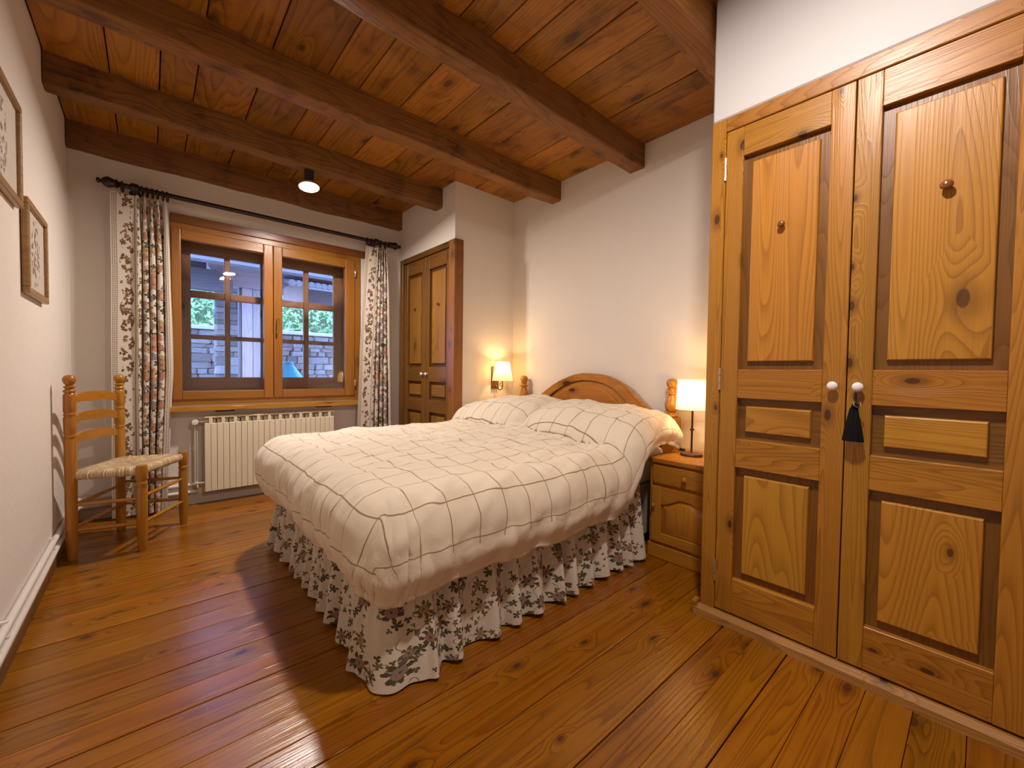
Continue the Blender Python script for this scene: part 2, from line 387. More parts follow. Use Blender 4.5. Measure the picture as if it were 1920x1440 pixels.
for z in (1.87, .88): build(MB().lathe([(.006, -.03), (.007, -.028), (.007, .028), (.006, .03)], (1.404, YB - .026, z), seg=10), 'hinge', M_CHROME, sr, True)
# outer window with glazing bars
yo, yp = 3.945, 3.985
for x0, x1, c0, c1, c2, c3 in ((.150, .748, .235, .445, .481, .690), (.752, 1.352, .810, 1.019, 1.058, 1.271)):
    s = bpy.data.objects.new('outer_sash', None); COL.objects.link(s); s.parent = win; L_ = Vector(((x0 + x1) / 2, yo, 1.38)); s.location = L_ - WL[win.name]; WL[s.name] = L_
    for a, b in ((x0, c0), (c3, x1)): build(MB().box(a, b, yo, yp, .84, 1.96, .003), 'stile', oz, s)
    for a, b in ((.84, .928), (1.86, 1.96)): build(MB().box(c0, c3, yo, yp, a, b, .003), 'rail', ox, s)
    build(MB().box(c1, c2, yo, yp, .928, 1.86, .004), 'glazing_bar', oz, s)
    for a, b in ((1.219, 1.252), (1.532, 1.585)):
        for u, v in ((c0, c1), (c2, c3)): build(MB().box(u, v, yo + .002, yp, a, b, .004), 'glazing_bar', ox, s)
    for u, v in ((c0, c1), (c2, c3)):
        for a, b in ((.928, 1.219), (1.252, 1.532), (1.585, 1.86)): build(MB().box(u - .004, v + .004, yo + .016, yo + .019, a - .004, b + .004), 'pane', M_GLASS, s)
# reveal between the two windows
for b in ((WX0, .150, YB + .08, 4.1, .80, 2.0), (1.352, WX1, YB + .08, 4.1, .80, 2.0), (.150, 1.352, YB + .08, 4.1, .76, .84), (.150, 1.352, YB + .08, 4.1, 1.96, 2.04)):
    build(MB().box(*b), 'reveal', ox if b[1] - b[0] > .5 else oz, win)
# live-edge sill board
pts = [(.06 + i * .0575, YB - .105 + .010 * noise.noise(Vector((i * .55, 3, 1))) ) for i in range(26)]
pts = pts + [(pts[-1][0], YB + .0), (pts[0][0], YB + .0)]
build(MB().prism(pts, 'z', .690, .722, .006), 'sill', wd(dict(HONEY, dark=(.22, .07, .01), rough=.4), 'x'), win, True, 40)
for x in (.42, 1.12): build(MB().box(x - .06, x + .06, YB - .075, YB, .678, .690, .002), 'sill_bracket', M_IRON, win)

# ================================================================== CUPBOARDS
def epart(name, loc, parent):
    s = bpy.data.objects.new(name, None); COL.objects.link(s); s.parent = parent; s.location = Vector(loc) - wloc(parent); WL[s.name] = Vector(loc); s.empty_display_size = .03
    return s
def panel_door(par, x, y0, y1, sw, zs, frame, field, border, inset=.032):
    """zs: pairs of (bottom, top) of the openings, low to high, plus overall bottom/top as first and last entry"""
    zb, zt, ops = zs[0], zs[-1], zs[1:-1]
    d = epart('door', (x, (y0 + y1) / 2, zb), par)
    for a, b in ((y0, y0 + sw), (y1 - sw, y1)): build(MB().box(x, x + .03, a, b, zb, zt, .002), 'stile', wd(frame, 'z'), d)
    edges = [zb] + [v for o in ops for v in o] + [zt]
    for a, b in zip(edges[0::2], edges[1::2]): build(MB().box(x + .0006, x + .029, y0 + sw, y1 - sw, a, b, .002), 'rail', wd(frame, 'y'), d)
    for a, b in ops:
        ya, yb = y0 + sw, y1 - sw
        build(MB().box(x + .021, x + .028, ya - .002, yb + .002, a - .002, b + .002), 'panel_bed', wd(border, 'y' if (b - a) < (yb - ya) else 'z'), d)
        mb = MB()
        r = [[(x + dx, u, v) for u, v in ((ya + i, a + i), (yb - i, a + i), (yb - i, b - i), (ya + i, b - i))] for dx, i in ((.0215, inset - .003), (.009, inset), (.0075, inset + .0025))]
        mb.loft(r)
        build(mb, 'panel', wd(field, 'y' if (b - a) < (yb - ya) else 'z'), d)
    return d
def knob(par, c, r, mat, name='knob', ax=-1):
    x, y, z = c; s = ax
    prof = [(r * .45, 0), (r * .38, s * r * .5), (r * .5, s * r * .8), (r * .92, s * r * 1.05), (r, s * r * 1.35), (r * .88, s * r * 1.7), (r * .5, s * r * 1.92), (.0005, s * r * 1.97)]
    return build(MB().lathe(prof, c, 'x', 20), name, mat, par, True, 60)
def hinge(par, x, y, z, h=.09):
    m = MB()
    for k in range(3): m.lathe([(.0045, -h / 2 + k * h / 3 + .001), (.0045, -h / 2 + (k + 1) * h / 3 - .001)], (x - .002, y, z), seg=8)
    build(m, 'hinge', M_STEEL, par, True)
war = thing('wardrobe', (XR, .3, 0), 'tall built-in pine wardrobe with two panelled doors at the right', 'wardrobe')
Z1 = [.045, (.187, .635), (.747, .908), (1.021, 1.850), 1.963]
build(MB().box(XR - .003, XR + .088, .708, YR, .0, 2.02, .003), 'jamb', wd(PINE, 'z'), war)
build(MB().box(XR - .003, XR + .088, -.165, -.110, .0, 2.02, .003), 'jamb', wd(PINE, 'z'), war)
build(MB().box(XR - .002, XR + .088, -.110, .708, 1.966, 2.02, .003), 'header', wd(dict(PINE, light=(.40, .16, .03)), 'y'), war)
build(MB().box(XR + .04, XR + .09, -.11, .708, .03, 1.966), 'back', M_DARK, war)
pts = [(XR - .032, 0), (XR + .04, 0), (XR + .04, .038), (XR - .008, .038), (XR - .03, .026)]
build(MB().prism([(a, b) for a, b in pts], 'y', -.2, .778), 'threshold', wd(dict(PINE, light=(.40, .19, .05), rough=.5), 'y'), war)
build(MB().box(XR - .028, XR + .012, .766, .790, .0, .052, .003), 'threshold_block', wd(PINE, 'x'), war)
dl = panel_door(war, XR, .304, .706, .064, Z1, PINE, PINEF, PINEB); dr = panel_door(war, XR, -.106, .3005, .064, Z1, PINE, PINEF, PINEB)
for z in (1.818, .983, .20): hinge(dl, XR - .001, .707, z)
knob(dl, (XR, .336, .967), .0155, M_CERAM); knob(dr, (XR, .270, .966), .0155, M_CERAM)
knob(dl, (XR + .008, .505, 1.551), .0125, M_KNOB, 'peg'); knob(dr, (XR + .008, .089, 1.555), .0145, M_KNOB, 'peg')
# tassel on the right-hand knob
ts = thing('tassel', (XR - .02, .270, .79), 'black tassel hanging by a ring from the white wardrobe knob', 'tassel')
build(MB().tube([(XR - .033, .2715, .948), (XR - .032, .272, .93), (XR - .030, .271, .915)], .0035, 8), 'loop', plain('black_cord', (.006, .006, .007), .8), ts, True)
R = [(XR - .039 , .266 + .009 * cos(a), .912 + .010 * sin(a)) for a in [pi * .75 + i * 2 * pi * .82 / 20 for i in range(21)]]
build(MB().tube(R, .0014, 8), 'ring', M_CHROME, ts, True)
mt = G('tassel_thread'); n_ = mt.noise(mt.v('MULTIPLY', mt.obj(), (400, 400, 12)), 1, 2)
mt.base(mt.mix(n_, (.003, .003, .004), (.012, .012, .014)), .9, .15); mt.bump(n_, .002)
build(MB().sphere((XR - .030, .272, .904), .011, .8, 1, .85), 'tassel_head', mt.mat, ts, True, None)
rings = []
for k, (z, r) in enumerate(((.900, .008), (.893, .011), (.870, .015), (.83, .022), (.800, .0265), (.790, .0275))):
    rings.append([(XR - .030 + r * .42 * cos(a) * (1 + .08 * sin(9 * a)), .276 + r * 1.0 * sin(a) * (1 + .05 * sin(11 * a)), z) for a in [2 * pi * i / 48 for i in range(48)]])
build(MB().loft(rings), 'tassel_fringe', mt.mat, ts, True, 60)

clo = thing('closet_cupboard', (XC, 3.27, 0), 'narrow dark wooden cupboard with paired panelled doors beside the window curtain', 'cupboard')
build(MB().box(XC - .012, XC + .075, YC - .016, 2.885, 0, 2.058, .004), 'post', wd(dict(CLOS, light=(.28, .105, .016), dark=(.12, .036, .006), kscale=1.2), 'z'), clo)
build(MB().box(XC - .006, XC + .07, 3.710, 3.765, 0, 2.058, .003), 'post', wd(CLOS, 'z'), clo)
build(MB().box(XC - .006, XC + .07, 2.885, 3.710, 2.012, 2.058, .003), 'header', wd(CLOS, 'y'), clo)
build(MB().box(XC + .045, XC + .11, 2.885, 3.71, .0, 2.012), 'back', M_DARK, clo)
Z2 = [.045, (.187, .635), (.747, .905), (1.034, 1.890), 2.008]
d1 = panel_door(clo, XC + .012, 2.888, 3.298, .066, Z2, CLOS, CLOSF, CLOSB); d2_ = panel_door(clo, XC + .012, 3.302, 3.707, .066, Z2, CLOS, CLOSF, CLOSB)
knob(d1, (XC + .012, 3.262, .972), .014, M_CERAM); knob(d2_, (XC + .012, 3.338, .972), .014, M_CERAM)
knob(d1, (XC + .02, 3.085, 1.572), .013, M_KNOB, 'peg'); knob(d2_, (XC + .02, 3.50, 1.572), .013, M_KNOB, 'peg')
for z in (1.86, .96): hinge(d1, XC + .006, 2.886, z)

# ================================================================== BED
bed = thing('bed', (1.45, 1.945, 0), 'double bed with arched pine headboard and a floral gathered skirt', 'bed')
YM = 1.945
hbm = dict(HONEY, light=(.50, .20, .022), dark=(.27, .092, .009), kn=1.0, kscale=.8, keep=.7)
top = [(1.30, .715), (1.34, .733), (1.42, .775), (1.50, .838), (1.584, .917), (1.65, .953), (1.728, .980), (1.80, .993), (1.883, .998), (1.945, .998), (2.02, .988), (2.086, .968), (2.16, .942), (2.232, .909), (2.30, .868), (2.378, .818), (2.46, .765), (2.53, .732), (2.585, .715)]
hb = epart('headboard', (XW - .05, YM, .3), bed)
build(MB().prism([(2.585, .35), (1.30, .35)][::-1] + top[::-1] if False else top + [(2.585, .35), (1.30, .35)], 'x', XW - .075, XW - .040, .004), 'board', wd(hbm, 'y'), hb, True, 40)
def arch(k, dz):   # the outline drawn in towards the middle
    return [(1.94 + (y - 1.94) * k, z - dz - (1 - k) * .02) for y, z in top if 1.33 < y < 2.56]
def band(a, b, x0, x1):
    rings = []
    for (ya, za), (yb, zb) in zip(a, b): rings.append([(x0, ya, za), (x1, ya, za), (x1, yb, zb), (x0, yb, zb)])
    return MB().loft(rings)
A0, A1, A2, A3 = arch(.985, .004), arch(.90, .048), arch(.885, .054), arch(.80, .085)
build(band(A0, A1, XW - .092, XW - .07), 'arched_rim', wd(hbm, 'y'), hb, True, 40)
build(band(A1, A2, XW - .083, XW - .07), 'moulding', wd(dict(CLOS), 'y'), hb, True, 40)
build(MB().prism(A3 + [(A3[-1][0], .4), (A3[0][0], .4)], 'x', XW - .084, XW - .07, .006), 'raised_panel', wd(dict(hbm, kscale=.8, kn=1.0), 'y'), hb, True, 40)
prof = [(.030, .735), (.038, .742), (.036, .752), (.022, .757), (.021, .765), (.034, .775), (.040, .795), (.038, .82), (.028, .85), (.022, .868), (.021, .874), (.036, .878), (.037, .886), (.026, .890), (.022, .899), (.022, .905), (.030, .907), (.030, .912), (.022, .915), (.030, .925), (.035, .94), (.033, .955), (.022, .967), (.001, .972)]
for y in (1.262, 2.600):
    p = epart('bed_post', (XW - .055, y, 0), bed)
    build(MB().box(XW - .096, XW - .014, y - .041, y + .041, 0, .735, .005, 2), 'square_shaft', wd(dict(HONEY), 'z'), p)
    build(MB().lathe(prof, (XW - .055, y, 0), seg=24), 'turned_finial', wd(dict(HONEY), 'z'), p, True, 50)
build(MB().box(.62, XW - .10, 1.28, 2.61, .06, .36, .01), 'bed_base', plain('divan_cloth', (.4, .35, .28), .9), bed)
build(MB().box(.60, XW - .10, 1.27, 2.62, .36, .56, .05, 3), 'mattress', plain('mattress_cloth', (.75, .70, .60), .9), bed)
# --- skirt print
g = G('floral_skirt'); p = g.uv(); c = g.mix(g.noise(p, 40, 2, dim='2D'), (.61, .545, .44), (.69, .62, .51))
OL, OL2, GR = (.105, .088, .045), (.17, .13, .065), (.20, .19, .16)
c = stems(g, p, c, 13, OL2, .010)
c = petals(g, g.v('ADD', p, (.31, .77, 0)), c, 34, .0095, 3, (OL2, GR, OL), keep=.5, sharp=.95)
c = petals(g, g.v('ADD', p, (.13, .07, 0)), c, 21, .0150, 5, (OL, OL2), keep=.46, sharp=.92)
c = petals(g, p, c, 11, .030, 7, (OL, OL2), keep=.75, ring=.010, sharp=.95)
c = petals(g, p, c, 11, .0165, 5, ((.34, .20, .16), (.40, .27, .13), (.30, .24, .19)), keep=.75, sharp=.25, inner=(.10, .06, .03))
g.base(c, .9, .15); g.bump(g.noise(p, 900, 1, dim='2D'), .0004)
M_SKIRT = g.mat
PX, PY0, PY1, PR = .575, 1.235, 2.665, .09
def skirt_path():
    P = []
    def line(a, b, n, nv): P.extend([(a[0] + (b[0] - a[0]) * i / n, a[1] + (b[1] - a[1]) * i / n, *nv) for i in range(n)])
    def arc(cx, cy, a0, a1, n): P.extend([(cx + PR * cos(a0 + (a1 - a0) * i / n), cy + PR * sin(a0 + (a1 - a0) * i / n), cos(a0 + (a1 - a0) * i / n), sin(a0 + (a1 - a0) * i / n)) for i in range(n)])
    line((2.02, PY0), (PX + PR, PY0), 330, (0, -1)); arc(PX + PR, PY0 + PR, -pi / 2, -pi, 40)
    line((PX, PY0 + PR), (PX, PY1 - PR), 300, (-1, 0)); arc(PX + PR, PY1 - PR, pi, pi / 2, 40)
    line((PX + PR, PY1), (1.9, PY1), 200, (0, 1)); return P
P = skirt_path(); S = [0]
for a, b in zip(P, P[1:]): S.append(S[-1] + math.hypot(a[0] - b[0], a[1] - b[1]))
rows, uvs = [], []; NZ = 22
def nz1(x, k): return noise.noise(Vector((x, k * 9.7, 1.3)))
cs = (2.02 - PX - PR) + PR * pi / 4     # arc length of the near foot corner
for i in range(NZ + 1):
    t = i / NZ; z0 = .40 * (1 - t) + .006 * t; r_, u_ = [], []
    for (x, y, nx, ny), s in zip(P, S):
        ph = s / .118 + .9 * nz1(s * 2.7, 1) + .25 * nz1(s * 9, 2)
        f = sin(2 * pi * ph); f = f * (.75 + .5 * nz1(s * 3.3, 3)); g2 = sin(2 * pi * ph * 2.6 + 2 * nz1(s * 5, 6))
        amp = .010 + .026 * t ** .8; k = 1.0
        cb = math.exp(-((s - cs) / .17) ** 2); cb2 = math.exp(-((s - (cs + 1.38)) / .13) ** 2)
        out = .012 + .038 * t + f * amp * (1 - .55 * cb) + g2 * .006 * (1 - t * .6) + .045 * t * cb + .02 * t * cb2
        z = z0 + t * max(0, .014 * (.5 + .5 * f) + .012 * nz1(s * 4.1, 5)) * (1 - cb) + .002
        r_.append((x + nx * out, y + ny * out, z)); u_.append((s * 1.18, z0))
    rows.append(r_); uvs.append(u_)
sk = grid_obj('bed_skirt', rows, M_SKIRT, bed, uvs)
tag(sk, 'gathered white valance printed with brown and olive roses')
# --- duvet
g = G('duvet_cotton'); p = g.uv(); ux, uy, _ = g.sep(p)
wob = g.noise(p, 5, 2, dim='2D')
def lines(co, off):
    a = g.m('ABSOLUTE', g.m('SUBTRACT', g.m('FRACT', g.m('DIVIDE', g.m('ADD', co, off), .1135)), .5)); return g.ss(a, .021, .014)
msk = g.m('MULTIPLY', g.m('GREATER_THAN', ux, .375), g.m('MULTIPLY', g.m('GREATER_THAN', uy, 1.02), g.m('LESS_THAN', uy, 2.90)))
c = g.mix(g.m('MULTIPLY', g.m('MAXIMUM', lines(ux, .02), lines(uy, .035)), msk), g.mix(wob, (.72, .62, .48), (.77, .68, .54)), (.33, .23, .11))
g.base(c, .85, .2); g.put(g.b.inputs['Sheen Weight'], .15)
h1 = g.noise(p, 9, 4, .6, 1.2, dim='2D'); h2 = g.noise(g.v('MULTIPLY', p, (60, 18, 1)), 1, 2, .5, .6, dim='2D')
g.bump(g.m('ADD', h1, g.m('MULTIPLY', h2, .10)), .008, .35)
M_DUV = g.mat
IX0, IX1, IY0, IY1, RR = .60, 2.30, 1.265, 2.605, .125
def sm(a, b, x):
    t = min(1, max(0, (x - a) / (b - a))); return t * t * (3 - 2 * t)
def pil(x, y, cx, cy, hx, hy, pw=3.2):
    d = abs((x - cx) / hx) ** 2.4 + abs((y - cy) / hy) ** pw
    return max(0, 1 - d) ** .62
def ztop(x, y):
    z = .592 + .034 * (1 - min(1, ((y - YM) / .76) ** 2)) * sm(.55, .95, x)
    hp = max(pil(x, y, 2.07, 1.555, .36, .44), pil(x, y, 2.09, 2.315, .36, .43))
    z += .175 * hp + .06 * sm(1.65, 2.0, x) * (1 - hp) * (1 - sm(2.2, 2.4, x))
    z += .015 * noise.noise(Vector((x * 2.8, y * 2.8, 4.2))) + .010 * noise.noise(Vector((x * 6.1, y * 4.8, 8.2)))
    return z
DF, DS = .325, .350
NXd, NYd = 250, 230
rows, uvs = [], []
for i in range(NXd + 1):
    px = IX0 - DF + (IX1 - IX0 + DF) * i / NXd; r_, u_ = [], []
    for j in range(NYd + 1):
        py = IY0 - DS + (IY1 - IY0 + 2 * DS) * j / NYd
        cx_, cy_ = min(max(px, IX0), IX1), min(max(py, IY0 + .035 * sm(1.85, 2.1, px)), IY1)
        vx, vy = px - cx_, py - cy_; D = math.hypot(vx, vy); zt = ztop(cx_, cy_)
        # wrinkles
        cr = 0
        for k, (ax, sx, sy, a) in enumerate(((.35, 1.6, 6.5, .009), (-1.0, 2.0, 8, .006), (1.5, 3.0, 14, .0025), (.1, 3.5, 18, .0018))):
            u = px * cos(ax) + py * sin(ax); v = -px * sin(ax) + py * cos(ax)
            n = noise.noise(Vector((u * sx, v * sy, k * 5.5 + 2))); cr += a * (1 - min(1, abs(n) * 3.0)) ** 1.5 * (1 if k < 2 else 1.2)
        if D < 1e-6:
            r_.append((px, py, zt + cr)); u_.append((px, py)); continue
        nx, ny = vx / D, vy / D
        bx = DF / abs(nx) if abs(nx) > 1e-6 else 1e9; by = DS / abs(ny) if abs(ny) > 1e-6 else 1e9
        box = min(bx, by); Dm = DF * nx * nx + DS * ny * ny + .05 * abs(nx * ny)
        Dd = D * Dm / box
        # hem comes up towards the pillow
        rise = sm(1.62, 2.12, cx_) * ny * ny; Dd *= 1 - .40 * rise
        s = px if abs(ny) > .7 else py
        hemw = .022 * noise.noise(Vector((px * 3.1, py * 3.1, 7))) + .012 * noise.noise(Vector((px * 8, py * 8, 3)))
        Dd *= 1 + hemw / Dm * (D / box)
        a = Dd / RR
        if a < pi / 2: o_, dz = RR * sin(a), RR * (1 - cos(a)); nn = (sin(a), cos(a))
        else:
            e = Dd - RR * pi / 2; o_, dz = RR + e * .10, RR + e * .99; nn = (1, .05)
        f = sm(.05, .26, Dd)
        tang = (-vy / D * px + vx / D * py) if False else (px * abs(ny) + py * abs(nx))
        w = noise.noise(Vector((tang * 12 + Dd * 3, Dd * 2.2, 1.7))) * .019 + noise.noise(Vector((tang * 29 - Dd * 5, Dd * 3.6, 5.1))) * .008
        bulge = .022 * sin(pi * min(1, Dd / Dm)) 
        tuck = -.028 * sm(.75, 1.0, D / box)
        dsp = cr * (1 - f * .4) + w * f * (1 - 3.2 * nx * nx * ny * ny) + bulge + tuck
        r_.append((cx_ + nx * (o_ + dsp * nn[0]), cy_ + ny * (o_ + dsp * nn[0]), zt - dz + dsp * nn[1])); u_.append((px, py))
    rows.append(r_); uvs.append(u_)
dv = grid_obj('duvet', rows, M_DUV, None, uvs, solid=.02)
tag(dv, 'puffy cream duvet with a thin brown check spread over the bed', 'duvet')

# ================================================================== NIGHTSTAND, LAMPS
ns = thing('nightstand', (2.25, .985, 0), 'small pine nightstand with drawer and arched door between bed and wardrobe', 'nightstand')
NX, NY0, NY1 = 2.075, .785, 1.200
hx, hy, hz = wd(HONEY, 'x'), wd(HONEY, 'y'), wd(HONEY, 'z')
build(MB().box(NX, XW - .01, NY0, NY1, .075, .520, .003), 'body', hz, ns)
build(MB().box(NX - .022, XW - .006, NY0 - .012, NY1 + .012, .520, .546, .006, 3), 'top', hy, ns)
build(MB().box(NX - .010, XW - .01, NY0 - .006, NY1 + .006, 0, .075, .006, 2), 'plinth', hy, ns)
dw = build(MB().box(NX - .016, NX + .002, NY0 + .022, NY1 - .022, .408, .508, .006, 3), 'drawer', hy, ns, True, 40)
knob(dw, (NX - .016, .993, .460), .0145, wd(HONEY, 'x'))
dd = epart('door', (NX, .99, .09), ns)
y0, y1, z0, z1 = NY0 + .018, NY1 - .018, .092, .392
def archtop(ya, yb, zlow, rise, n=18):
    o = []
    for i in range(n + 1):
        t = i / n; q = (abs(t - .5) * 2)
        o.append((ya + (yb - ya) * t, zlow + rise * (1 - sm(.12, .95, q))))
    return o
sw = .055
out = archtop(y0 + sw, y1 - sw, .300, .042)
build(MB().box(NX - .016, NX + .001, y0, y0 + sw, z0, z1, .003), 'stile', hz, dd); build(MB().box(NX - .016, NX + .001, y1 - sw, y1, z0, z1, .003), 'stile', hz, dd)
build(MB().box(NX - .015, NX + .001, y0 + sw, y1 - sw, z0, z0 + .05, .003), 'rail', hy, dd)
build(MB().prism(out + [(y1 - sw, z1), (y0 + sw, z1)], 'x', NX - .015, NX + .001), 'arched_rail', hy, dd)
inn = archtop(y0 + sw + .030, y1 - sw - .030, .278, .038); mid = archtop(y0 + sw + .004, y1 - sw - .004, .296, .041)
ri = [[(NX + dx, y, z) for y, z in o + [(o[-1][0], zb), (o[0][0], zb)]] for dx, o, zb in ((-.001, mid, z0 + .052), (-.004, [(y + (.5 - i / 18) * .0, z) for i, (y, z) in enumerate(mid)], z0 + .054), (-.013, inn, z0 + .078), (-.0145, [(y + (.5 - i / 18) * .006, z - .003) for i, (y, z) in enumerate(inn)], z0 + .081))]
build(MB().loft(ri), 'raised_panel', hz, dd, True, 30)
knob(dd, (NX - .016, y1 - .020, .290), .012, wd(HONEY, 'x'))
# table lamp
lx, ly, lz = 2.275, 1.068, .546
tl = thing('table_lamp', (lx, ly, lz), 'slim table lamp with lit cream shade on the nightstand', 'lamp')
build(MB().lathe([(.058, 0), (.060, .002), (.060, .010), (.057, .014), (.012, .016), (.008, .020)], (lx, ly, lz), seg=40), 'base', plain('bronze_base', (.11, .07, .045), .4, .5), tl, True, 40)
build(MB().lathe([(.009, .016), (.0055, .022), (.0055, .140), (.0115, .142), (.0115, .149), (.0055, .151), (.0055, .300), (.010, .302), (.010, .34), (.005, .345)], (lx, ly, lz), seg=16), 'stem', plain('bronze_stem', (.045, .03, .02), .4, .6), tl, True, 40)
M_SH = shade('lamp_shade_cream', (.90, .80, .56), .72, .10)
build(MB().lathe([(.087, .258), (.0875, .259), (.080, .424), (.0795, .425)], (lx, ly, lz), seg=48, cap=False), 'shade', M_SH, tl, True, None)
for zz, rr_ in ((.258, .0872), (.424, .0800)): build(MB().tube([(lx + rr_ * cos(a), ly + rr_ * sin(a), lz + zz) for a in [2 * pi * i / 40 for i in range(41)]], .0016, 6), 'shade_trim', plain('cream_trim', (.8, .68, .42), .8), tl, True)
build(MB().sphere((lx, ly, lz + .355), .022, 1, 1, 1.25), 'bulb', emit('warm_bulb', (1, .72, .38), 25), tl, True, None)
cd = MB().tube([(lx + .045, ly + .03, lz + .004), (lx + .07, ly + .06, lz + .004), (lx + .085, ly + .090, lz + .006)], .0022, 8)
build(cd, 'cord', M_IRON, tl, True)
build(MB().prism([(-.010, -.024), (.010, -.024), (.012, 0), (.010, .024), (-.010, .024), (-.012, 0)], 'z', 0, .014, .003), 'switch', plain('black_plastic', (.012, .012, .013), .35), tl, True, 40, org=(0, 0, 0))
sw_ = [o for o in tl.children if o.name.startswith('switch')][0]; sw_.location = (.096, .106, .0); sw_.rotation_euler.z = radians(-32)
def plight(name, loc, w, col, rad, parent):
    l = bpy.data.lights.new(name, 'POINT'); l.energy = w; l.color = col; l.shadow_soft_size = rad
    o = bpy.data.objects.new(name, l); COL.objects.link(o); o.parent = parent; o.location = Vector(loc) - wloc(parent); return o
plight('lamp_light', (lx, ly, lz + .355), 13.0, LAMP_COL, .03, tl)
# wall sconce on the closet's side wall
sx_, sy_ = 2.262, YC - .105
sc = thing('wall_sconce', (2.255, YC, .85), 'iron wall sconce with lit cream shade beside the closet cupboard', 'sconce')
build(MB().box(2.222, 2.292, YC - .018, YC, .852, 1.045, .004, 2), 'wall_plate', wd(dict(CLOS, light=(.16, .045, .015), dark=(.08, .02, .008)), 'z'), sc)
arm = [(2.262, YC - .018, .885), (2.262, YC - .03, .868), (2.262, YC - .055, .848), (2.262, YC - .085, .846), (2.262, YC - .105, .862), (2.262, YC - .108, .89), (2.262, YC - .105, .925), (2.262, YC - .105, .965)]
mb = MB().tube(arm, .0045, 8)
mb.tube([(2.262, YC - .018, .915), (2.262, YC - .04, .918), (2.262, YC - .052, .902), (2.262, YC - .042, .89), (2.262, YC - .036, .90)], .003, 6)
mb.tube([(2.262, YC - .055, .848), (2.255, YC - .058, .88), (2.270, YC - .075, .905)], .0028, 6).tube([(2.262, YC - .07, .875), (2.272, YC - .082, .885), (2.262, YC - .094, .872)], .0026, 6)
build(mb, 'scroll_bracket', plain('antique_iron', (.10, .075, .05), .4, .7), sc, True)
build(MB().lathe([(.011, .95), (.011, 1.0)], (sx_, sy_, 0), seg=12), 'candle_tube', M_PAINT, sc, True)
build(MB().lathe([(.088, .925), (.0885, .926), (.060, 1.083), (.0595, 1.084)], (sx_, sy_, 0), seg=40, cap=False), 'shade', shade('sconce_shade', (.92, .80, .50), .72, .10), sc, True, None)
mt_ = MB()
for k in range(8):
    a = 2 * pi * k / 8 + .3; mt_.tube([(sx_ + .0888 * cos(a), sy_ + .0888 * sin(a), .926), (sx_ + .0603 * cos(a), sy_ + .0603 * sin(a), 1.083)], .0012, 5)
mt_.tube([(sx_ + .012, sy_ + .03, 1.08), (sx_ - .02, sy_ + .045, 1.085), (sx_ - .032, sy_ + .055, 1.098)], .002, 6)
build(mt_, 'shade_wire', plain('brown_trim', (.25, .15, .06), .7), sc, True)
build(MB().sphere((sx_, sy_, 1.02), .019, 1, 1, 1.3), 'bulb', emit('warm_bulb_small', (1, .72, .38), 25), sc, True, None)
build(MB().tube([(2.258, YC - .012, .85), (2.262, YC - .006, .80), (2.270, YC - .004, .74), (2.268, YC - .004, .5)], .0022, 6), 'cord', M_PAINT, sc, True)
plight('sconce_light', (sx_, sy_, 1.03), 9.0, LAMP_COL, .025, sc)

# ceiling spotlights
def spot(x, y, label, watts, aim, spread, top=ZB, zh=2.243):
    t = thing('ceiling_spotlight', (x, y, ZB), label, 'spotlight', 'round ceiling spotlights')
    build(MB().box(x - .026, x + .026, y - .022, y + .022, zh + .027, top + .004, .003), 'mount', plain('spot_bracket', (.03, .025, .022), .5), t)
    rot = Vector((0, 0, -1)).rotation_difference(Vector(aim)); hd = Vector((0, 0, zh - ZB))
    for nm, mb, mat in (('housing', MB().lathe([(.022, .030), (.045, .024), (.062, .008), (.066, 0), (.066, -.006), (.060, -.006)], (0, 0, 0), seg=36), plain('spot_housing', (.45, .43, .40), .4, .4)),
                        ('lens', MB().lathe([(.0605, -.0062), (.0605, -.0085), (.055, -.011), (.001, -.013)], (0, 0, 0), seg=36), emit('spot_glow', (1, .93, .82), 22)),
                        ('tilt_screw', MB().lathe([(.006, 0), (.007, .012), (.003, .016)], (.066, 0, .002), 'x', 10), M_IRON)):
        o = build(mb, nm, mat, t, True, 40, org=(0, 0, 0)); o.location = hd; o.rotation_mode = 'QUATERNION'; o.rotation_quaternion = rot
    l = bpy.data.lights.new('spot_light', 'AREA'); l.shape = 'DISK'; l.size = .115; l.energy = watts; l.color = SPOT_COL; l.spread = radians(spread)
    o = bpy.data.objects.new('spot_light', l); COL.objects.link(o); o.parent = t; o.location = hd + Vector(aim).normalized() * .016; o.rotation_mode = 'QUATERNION'; o.rotation_quaternion = rot
spot(.825, 3.065, 'lit round ceiling spotlight on the beam above the window end', SPOT_W, (.02, -.16, -1), 180)
spot(.87, .29, 'lit round ceiling spotlight between the beams overhead before the wardrobe', NEAR_W, (.13, .03, -1), 180, ZC, 2.40)

# ================================================================== CURTAINS
g = G('curtain_print'); p = g.uv(); ux, uy, _ = g.sep(p)
U = g.m('MULTIPLY', g.m('FRACT', g.m('DIVIDE', ux, .765)), .765)
c = g.mix(g.noise(p, 60, 2, dim='2D'), (.70, .63, .54), (.79, .72, .63))
BR, BR2 = (.20, .115, .060), (.28, .17, .09)
def inband(a, b): return g.m('MULTIPLY', g.m('GREATER_THAN', U, a), g.m('LESS_THAN', U, b))
# leaf vines
v_ = petals(g, g.v('MULTIPLY', p, (1, .8, 1)), c, 34, .0165, 3, (BR, BR2), keep=.72, sharp=.82, rand=.9)
v_ = petals(g, g.v('ADD', p, (.4, .3, 0)), v_, 24, .0150, 5, (BR, BR2), keep=.5, sharp=.8)
wv = g.m('MULTIPLY', g.m('SINE', g.m('MULTIPLY', uy, 42)), .008)
for cc in (.078, .182):
    inside = g.ss(g.m('ABSOLUTE', g.m('SUBTRACT', g.m('ADD', U, wv), cc)), .030, .026)
    c = g.mix(inside, c, v_)
